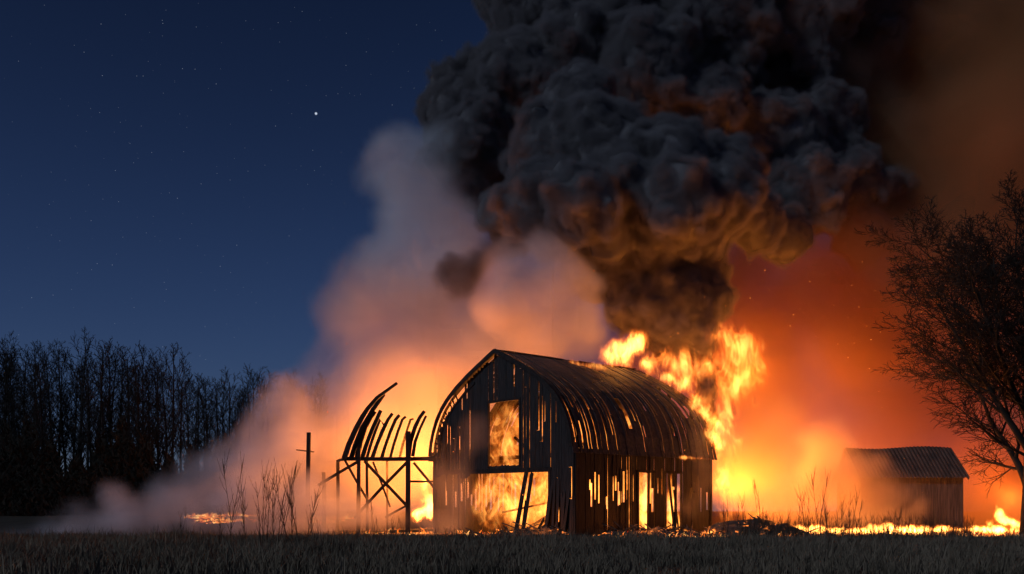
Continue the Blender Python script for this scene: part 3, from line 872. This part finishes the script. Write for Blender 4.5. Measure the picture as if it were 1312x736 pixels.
def coals(x0, x1, y0, y1, n, label, hmax=.0, seed=0, size=(.02, .07), flick=.35, clumps=9):
    """x in metres; coals and little licks of flame"""
    rg = random.Random(seed); m = MB()
    cl = [(rg.uniform(x0, x1), rg.uniform(y0, y1), rg.uniform(.4, 1.6)) for _ in range(clumps)]
    for i in range(n):
        c = rg.choice(cl); x = rg.gauss(c[0], c[2]); y = rg.gauss(c[1], c[2] * .5); z = gz(x, y)
        if rg.random() < flick:      # a lick of flame: a bent spindle
            h = rg.uniform(.08, .3) * (1 + hmax * .6) * rg.random() ** .8; w = h * rg.uniform(.10, .2)
            a = Vector((x, y, z)); b = a + Vector((rg.uniform(-.3, .3) * h, 0, h * .5)); c2 = a + Vector((rg.uniform(-.6, .8) * h, 0, h))
            m.tube([a, a.lerp(b, .5) + Vector((w * .3, 0, 0)), b, c2], [w * .6, w, w * .6, .004], 5)
        else:
            s = rg.uniform(*size); m.box(x - s, x + s * rg.uniform(.5, 1.5), y - s, y + s, z, z + s * rg.uniform(.5, 1.2))
    return tag(m.build('embers', M['ember']), label, 'embers', kind='stuff')
X = lambda px, Y: P(px, 655, Y).x
coals(X(250, 104), X(328, 104), 96, 108, 700, 'glowing patch of embers in the smoke left of the crossarm pole', seed=1, hmax=1.5, size=(.04, .14))
coals(X(390, 98), X(430, 98), 93, 101, 350, 'glowing embers at the foot of the crossarm pole', seed=2, hmax=2, size=(.04, .14))
coals(X(505, 70), X(560, 70), 66, 72, 300, 'embers among the posts of the skeleton frame', seed=3, hmax=1.5)
coals(X(780, 62), X(925, 62), 60, 63.5, 900, 'embers and low flames along the foot of the side wall', seed=4, hmax=.6, clumps=22)
coals(X(985, 66), X(1210, 66), 62.5, 67.5, 2600, 'line of burning ground between the ash heap and the shed', seed=5, hmax=.9, clumps=30)
coals(X(915, 66), X(985, 66), 63.5, 69, 500, 'burning ground at the barn corner', seed=6, hmax=1.4, clumps=10)
coals(X(620, 63), X(735, 63), 60.5, 64, 500, 'embers in the barn doorway', seed=7, hmax=.8, clumps=12)
coals(X(1255, 64), X(1330, 64), 62, 66, 600, 'burning grass beneath the big bare tree', seed=8, hmax=2.2, clumps=10)

# ================================================================== FLAMES
import sys
m_, t, o_ = newmat('flame_skin')      # the faint glow at the skin of a flame
ad_ = t.nodes.new('ShaderNodeAddShader'); tr_ = t.nodes.new('ShaderNodeBsdfTransparent'); e_ = t.nodes.new('ShaderNodeEmission')
e_.inputs['Color'].default_value = (1, .12, .01, 1); e_.inputs['Strength'].default_value = .006
t.links.new(tr_.outputs[0], ad_.inputs[0]); t.links.new(e_.outputs[0], ad_.inputs[1]); t.links.new(ad_.outputs[0], o_.inputs['Surface'])
m_.cycles.emission_sampling = 'NONE'; M['flame_skin'] = m_
FL = dict(
    tall=flame_vol('flame_gas', .50, .50, .36, 3.0, .40, 1.0, 2.2, 0, detail=6, hot=.95, fill=.38, ridge=.2),
    inner=flame_vol('flame_interior', .48, .51, .26, 1.5, .55, 1.2, 2.4, 4, fill=.12, detail=6, ridge=.22),
    edge=flame_vol('flame_edge', 1.2, .52, .36, 4.5, .4, 1.0, 2.0, 9),
    ground=flame_vol('flame_ground', 3.0, .57, .28, 15.0, .5, 1.0, 1.6, 13))
def flame(lst, mat, label, seed, voxel=.25, levels=((7, .3, .5),), band=1.3):
    o = body('flame', blobs(lst), FL[mat], seed, levels, voxel, (('CLOUDS', 1.6, .5),), 1, .8)
    gas(o, FL[mat], voxel, band, True)
    return tag(o, label, 'flame')
flame([(948, 448, 72, 36), (962, 482, 72, 28), (935, 500, 72, 30), (928, 430, 72, 26), (967, 515, 72, 18), (912, 470, 73, 24), (928, 540, 72, 28), (918, 580, 72, 24), (938, 570, 72, 24), (925, 620, 71.5, 28), (942, 650, 71, 30), (932, 600, 72, 26), (970, 660, 70, 24)],
      'tall', 'tallest flame, a curling orange tongue rising right of the barn', 21, band=1.9)
def bpt(u, v, z):
    c, s = math.cos(RB), math.sin(RB); return (OB.x + c * u - s * v, OB.y + s * u + c * v, z)
def bflame(lst, label, seed, mat='edge', voxel=.15, band=.5):
    o = body('flame', [(bpt(u, v, z), (r, r, r * 1.2)) for u, v, z, r in lst], FL[mat], seed, ((6, .3, .5),), voxel, (('CLOUDS', 1.2, .3),), 1, .8)
    gas(o, FL[mat], voxel, band, True); return tag(o, label, 'flame')
rg = random.Random(15)
arc = []
for k in range(60):
    u, z, nu, nz = prof(.98 * k / 59); e_ = rg.random() ** 2 * .8; arc.append((u + nu * (.15 + e_), 13.1 + rg.uniform(-.4, .6), z + nz * (.15 + e_) + e_ * .4, rg.uniform(.25, .5) + .15 * math.sin(k * .7)))
bflame(arc, 'flame running down the far edge of the arched roof', 22)
bflame([(.2 + rg.uniform(-.6, .9), 9.6 + k * .33, 12.35 + (k % 4) * .35 + k * .06, rg.uniform(.6, 1.0)) for k in range(12)], 'flame leaping from the far end of the barn ridge', 32, band=.8)
flame([(835, 468, 76, 20), (850, 455, 76, 18), (868, 470, 77, 22), (884, 490, 77, 20), (898, 512, 76, 20), (910, 540, 75, 18), (918, 565, 74, 18), (905, 470, 77, 22), (880, 455, 77.5, 16)],
      'tall', 'mass of flame rolling up from the far end of the roof into the black smoke', 38, band=1.2)
bflame([(.9 + k * .12, 5.9 + k * .24, 11.75 - k * .02, rg.uniform(.26, .42)) for k in range(10)], 'small flames breaking through the roof near the middle of the ridge', 33)
bflame([(7.45, 9.4 + k * .2, 5.15 + rg.uniform(-.05, .05), .16) for k in range(18)], 'thin burning line along the eave above the second window', 34, voxel=.08, band=.15)
bflame([(5.6, 8.1, .9, .9), (5.7, 7.9, 2.0, .8), (5.6, 8.4, 3.0, .7), (5.8, 8.2, .2, .8), (5.5, 8.1, 3.8, .5)], 'flame standing behind the first window of the side wall', 35, voxel=.18, band=.6)
bflame([(5.6, 10.9, .9, .9), (5.7, 10.7, 2.0, .8), (5.6, 11.1, 3.0, .7), (5.8, 10.9, .2, .8), (5.5, 10.8, 3.8, .5)], 'flame standing behind the second window of the side wall', 36, voxel=.18, band=.6)
bflame([(4.2, 1.6, .5, .7), (4.3, 1.8, 1.5, .6), (4.1, 1.7, 2.5, .5), (4.0, 1.9, 3.3, .4)], 'bright flame at the right side of the barn doorway', 37, voxel=.15, band=.5)
# inside of the barn, in barn coordinates
seeds = []
for v in (3.2, 6.4, 9.8):
    for u in (-3.6, 0, 3.6): seeds.append((bpt(u, v, 2.4), (2.4, 2.4, 2.8)))
    for u in (-2.2, 2.2): seeds.append((bpt(u, v, 6.6), (2.3, 2.3, 2.6)))
o = body('flame', seeds, FL['inner'], 31, ((8, .2, .35),), .4, (('CLOUDS', 1.5, .4),), 1, .8)
gas(o, FL['inner'], .25, .8, True)
tag(o, 'sheet of fire filling the inside of the barn', 'flame')
flame([(1283, 660, 64, 9, 1.6), (1278, 648, 64, 6, 1.8), (1300, 672, 64, 10), (1290, 668, 64, 10), (1268, 672, 64, 6)], 'ground', 'small flame licking up below the big bare tree', 24, .1, band=.3)
flame([(552, 650, 72, 14, 1.6), (545, 620, 72, 10, 2.0), (560, 600, 73, 8, 2), (535, 660, 72, 12)], 'ground', 'flame burning between the skeleton frame and the barn', 25, .12, band=.5)
rg = random.Random(4)
def line(x0, x1, y, Y, r, n): return [(x0 + (x1 - x0) * i / (n - 1) + rg.uniform(-2, 2), y + rg.uniform(-1.5, 1.5), Y + rg.uniform(-1, 1), r * rg.uniform(.5, 1.35), rg.uniform(.45, 1.0)) for i in range(n)]
flame(line(925, 1210, 680, 66, 9.5, 44), 'ground', 'long low line of flames creeping from the ash heap to the shed', 26, .1, band=.25)['kind'] = 'stuff'
flame(line(785, 925, 682, 62.3, 5.5, 20), 'ground', 'low flames along the foot of the side wall', 27, .1, band=.25)['kind'] = 'stuff'
flame(line(250, 325, 660, 102, 3.2, 10), 'ground', 'thin low flames in the smoke left of the crossarm pole', 28, .1, band=.2)['kind'] = 'stuff'
flame(line(1215, 1345, 680, 64, 9, 18), 'ground', 'low burning grass around the foot of the big bare tree', 29, .1, band=.3)['kind'] = 'stuff'

# fire's own light, plus one lamp added in the brown smoke
lamp('fire_light', bpt(0, 5.5, 4.0), 3800, radius=2.2)
lamp('fire_light', bpt(2.5, 2.0, 1.8), 1500, radius=.8)
lamp('fire_light', P(960, 480, 89), 4600, (1, .30, .045), 2.5)
lamp('fire_light', P(965, 630, 77), 14500, (1, .29, .045), 2.0)
lamp('fire_light', P(850, 478, 76), 120, radius=.8)
lamp('fire_light', P(1075, 590, 87), 4200, (1, .29, .045), 1.5)  # added lamp, no flame stands here; brightens the brown smoke
lamp('fire_light', P(535, 590, 75), 12000, radius=1.5)
lamp('fire_light', P(1010, 662, 66), 700, radius=.6)
lamp('fire_light', P(1290, 655, 66), 1200, radius=.4)
lamp('fire_light', P(1285, 640, 90), 5000, radius=1.0)
lamp('fire_light', P(290, 645, 104), 500, radius=.5)
for px_, Y_ in ((830, 61.2), (905, 62.0), (1080, 65), (1170, 65), (690, 59.6)): lamp('fire_light', P(px_, 655, Y_) - Vector((0, 0, .9)), 240 if px_ > 1000 else 90, radius=.3)

# ================================================================== SMOKE
M['dark_smoke'] = surf('dark_smoke', (.09, .086, .088), (.17, .16, .163), (1, 1, 1), .35, 1.0, .12, dist=.25, spec=0)
dark = blobs([(909, 535, 80, 13), (906, 565, 80, 16), (906, 500, 80, 14), (904, 475, 80, 16), (896, 440, 80, 24), (862, 395, 79, 56), (898, 385, 80, 38), (818, 385, 80, 44), (815, 335, 84, 60), (770, 335, 85, 52), (880, 335, 85, 48), (900, 515, 80, 15),
    (716, 300, 77, 34), (780, 305, 75, 30), (838, 298, 76, 38), (900, 306, 78, 34), (800, 330, 80, 42), (850, 345, 79, 36), (760, 345, 81, 34), (640, 270, 82, 30),
    (690, 262, 76, 50), (748, 262, 73, 52), (806, 246, 75, 46), (862, 262, 74, 58), (918, 262, 77, 50), (968, 284, 80, 38), (770, 190, 79, 62), (850, 200, 78, 50), (702, 195, 81, 52), (930, 222, 81, 44), (742, 130, 83, 44), (660, 292, 84, 34),
    (606, 200, 88, 62), (590, 135, 91, 46), (655, 105, 90, 58), (622, 242, 88, 34), (735, 80, 92, 64), (822, 100, 90, 66), (893, 150, 91, 60), (960, 180, 94, 54),
    (690, 15, 95, 62), (790, 10, 96, 72), (900, 35, 96, 82), (1010, 40, 99, 76), (640, -5, 97, 36), (1110, 30, 102, 62), (800, -70, 98, 110), (960, -80, 100, 120),
    (1010, 180, 94, 50), (1050, 160, 97, 48), (1035, 250, 91, 50), (1082, 240, 96, 50), (1005, 302, 88, 34), (1120, 255, 99, 42), (1105, 300, 96, 36)])
LV = ((24, .20, .38), (12, .26, .44))
# the opaque heart of the column; the gas around it below makes its look
o = body('smoke_column', [(c, tuple(q * .9 for q in r)) for c, r in dark], M['dark_smoke'], 51, LV, .35, (), 2, .90, cam_side=True)
col_o = o
tag(o, 'towering column of billowing black smoke above the barn', 'smoke', kind='stuff')
def smoke(name, lst, dens, col, seed, label, voxel=.6, aniso=.1, levels=((10, .3, .55),), disp=(('CLOUDS', 4, 1.6),), band=4.0, grow=1.15, nscale=.12, step=2.0, floor=.2, lo=.35, hi=.65, det=3):
    bl = [(c, tuple(q * grow for q in r)) for c, r in blobs(lst)]
    mt = soft_vol(name + '_gas', dens, col, aniso, nscale, lo=lo, hi=hi, step=step, floor=floor, det=det)
    o = body(name, bl, mt, seed, levels, voxel, disp, 2, .8)
    gas(o, mt, voxel, band)
    return tag(o, label, 'smoke', kind='stuff')
pm = soft_vol('dark_puff_gas', 2.6, (.22, .21, .22), 0, .5, step=2.0, floor=.3)
o = body('smoke_puff', blobs([(582, 345, 79, 22), (568, 356, 79, 16), (600, 352, 79, 20), (590, 368, 79, 18), (612, 336, 81, 20), (632, 322, 82, 20)]), pm, 52, ((16, .3, .5), (6, .3, .5)), .25, (('CLOUDS', 1.5, .8),), 1, .85)
gas(o, pm, .25, 1.0)
tag(o, 'small dark puff of smoke left of the black column', 'smoke', kind='stuff')
fm = soft_vol('dark_fringe_gas', 15.0, (.27, .252, .26), 0, .8, step=2.0, floor=.05, lo=.40, hi=.60, det=5)
halo = body('smoke_fringe', [(c, tuple(q * 1.06 for q in r)) for c, r in dark], fm, 51, LV, .22, (('CLOUDS', 1.0, .55), ('CLOUDS', .4, .25)), 0, .92, cam_side=True, origin=tuple(col_o.location))
gas(halo, fm, .22, 1.3)
halo.parent = col_o; halo.location = (0, 0, 0)
smoke('white_smoke', [(470, 600, 80, 85), (430, 510, 80, 52), (470, 410, 80, 62), (540, 400, 82, 58), (600, 470, 82, 90), (560, 560, 82, 100), (690, 430, 82, 55), (740, 425, 82, 40), (420, 600, 80, 80), (520, 480, 80, 80), (640, 420, 82, 55)],
      .62, (.91, .89, .88), 61, 'thick pale smoke glowing orange behind the skeleton frame', nscale=.16, det=4)
smoke('white_smoke', [(512, 212, 84, 46), (545, 240, 85, 52), (565, 305, 84, 56), (530, 275, 84, 44), (590, 340, 84, 46), (545, 350, 83, 56), (500, 350, 83, 50), (575, 200, 86, 40)],
      .9, (.94, .95, .98), 62, 'blue grey plume of pale smoke rising left of the black column', .5, band=2.2, nscale=.2)
smoke('white_smoke', [(650, 345, 74, 36), (700, 335, 74, 38), (718, 370, 74, 46), (742, 405, 74, 36), (675, 395, 74, 40), (640, 400, 74, 38), (690, 430, 74, 40)],
      1.1, (.88, .86, .87), 63, 'pinkish puff of pale smoke above the barn ridge', .35, band=1.6, nscale=.3, grow=1.1, disp=(('CLOUDS', 2, 1.0),))
smoke('ground_smoke', [(330, 635, 66, 54, .7), (250, 650, 66, 48, .6), (170, 662, 64, 40, .6), (110, 672, 62, 32, .7), (65, 682, 60, 24, .7), (400, 650, 66, 55, .7), (480, 668, 64, 36, .5), (210, 640, 72, 30), (250, 622, 73, 32), (290, 600, 74, 34), (322, 575, 75, 34), (345, 545, 76, 34), (365, 510, 77, 34), (385, 570, 74, 40), (330, 620, 72, 40), (560, 672, 62, 28, .6), (20, 686, 60, 16, .6)],
      .9, (.90, .90, .93), 64, 'low pale smoke drifting over the ground at the left', .4, grow=1.2, band=1.8, nscale=.3, disp=(('CLOUDS', 3, 2.2),), floor=.1, step=2.0)
smoke('ground_smoke', [(45, 690, 56, 14, .8), (85, 682, 57, 20, .9), (125, 676, 58, 26, .9), (165, 668, 59, 30, .8), (205, 668, 60, 28, .8), (250, 672, 61, 26, .7), (300, 676, 61, 22, .7), (150, 640, 64, 22), (350, 680, 61, 20, .7), (420, 682, 61, 18, .7), (15, 692, 56, 10)],
      1.0, (.92, .92, .95), 70, 'pale grey smoke creeping low over the grass at the far left', .35, band=1.2, nscale=.4, grow=1.25, disp=(('CLOUDS', 2, 1.2),), floor=.1)
smoke('ground_smoke', [(585, 645, 60, 34, 1.3), (572, 600, 62, 30, 1.3), (555, 668, 59, 34, .8), (610, 560, 60, 26)], .28, (.72, .72, .75), 65, 'veil of pale smoke before the left corner of the barn', .35, band=1.5, nscale=.3)
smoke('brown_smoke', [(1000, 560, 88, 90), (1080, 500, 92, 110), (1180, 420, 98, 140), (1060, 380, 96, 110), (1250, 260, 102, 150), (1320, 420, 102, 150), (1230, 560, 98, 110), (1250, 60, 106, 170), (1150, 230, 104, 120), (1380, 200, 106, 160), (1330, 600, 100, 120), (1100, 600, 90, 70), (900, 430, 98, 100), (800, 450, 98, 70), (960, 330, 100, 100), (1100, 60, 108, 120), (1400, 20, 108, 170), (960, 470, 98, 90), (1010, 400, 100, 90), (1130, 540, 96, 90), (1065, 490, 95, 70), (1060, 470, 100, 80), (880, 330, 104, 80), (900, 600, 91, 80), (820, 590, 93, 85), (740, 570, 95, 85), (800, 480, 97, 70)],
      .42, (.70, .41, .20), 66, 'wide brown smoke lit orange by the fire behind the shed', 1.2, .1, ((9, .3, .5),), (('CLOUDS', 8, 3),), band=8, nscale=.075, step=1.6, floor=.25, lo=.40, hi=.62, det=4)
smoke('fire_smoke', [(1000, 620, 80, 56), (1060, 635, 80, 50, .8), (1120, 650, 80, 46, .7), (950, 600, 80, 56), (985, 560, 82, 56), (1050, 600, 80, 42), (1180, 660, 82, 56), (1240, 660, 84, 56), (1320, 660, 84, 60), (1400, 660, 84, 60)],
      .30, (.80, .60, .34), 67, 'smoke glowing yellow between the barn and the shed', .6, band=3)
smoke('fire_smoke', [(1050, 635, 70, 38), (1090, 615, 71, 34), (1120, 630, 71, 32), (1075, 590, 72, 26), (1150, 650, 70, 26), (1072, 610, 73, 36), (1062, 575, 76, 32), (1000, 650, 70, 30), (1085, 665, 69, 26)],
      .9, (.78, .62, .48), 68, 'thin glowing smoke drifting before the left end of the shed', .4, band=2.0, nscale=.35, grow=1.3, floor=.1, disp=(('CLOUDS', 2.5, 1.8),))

smoke('thin_smoke', [(898, 560, 63, 20, 1.4), (900, 610, 62, 22, 1.4), (885, 650, 61, 20), (890, 520, 66, 16)], .22, (.78, .70, .62), 69, 'thin smoke drifting before the right end of the side wall', .35, band=1.2, nscale=.4)

smoke('dark_smoke', [(1170, 70, 103, 80), (1150, 180, 101, 60), (1210, 150, 104, 70), (1250, 20, 106, 100), (1140, 250, 99, 50), (1180, -40, 104, 90), (1100, 120, 100, 60), (1330, 40, 108, 80)], .38, (.34, .24, .20), 71, 'dark brown smoke trailing off the black column towards the upper right', .6, band=4, nscale=.14, lo=.40, hi=.62, floor=.1, det=4)

# ================================================================== SPARKS
m = MB(); rg = random.Random(8)
for k in range(170):
    q = P(rg.gauss(1010, 110), rg.uniform(330, 660), rg.uniform(64, 76)) if rg.random() < .75 else P(rg.uniform(400, 900), rg.uniform(420, 600), rg.uniform(60, 70))
    r = rg.uniform(.010, .03); d = Vector((rg.uniform(-1, 1), 0, rg.uniform(-1, 1))) * r * 1.5
    m.tube([q - d, q, q + d], [r * .3, r, r * .3], 4)
ms, t, o_ = newmat('spark_glow'); e = t.nodes.new('ShaderNodeEmission'); e.inputs['Color'].default_value = (1, .26, .03, 1); e.inputs['Strength'].default_value = 1.6
t.links.new(e.outputs[0], o_.inputs['Surface']); ms.cycles.emission_sampling = 'NONE'
tag(m.build('sparks', ms), 'sparks drifting up from the fire', 'sparks', kind='stuff')
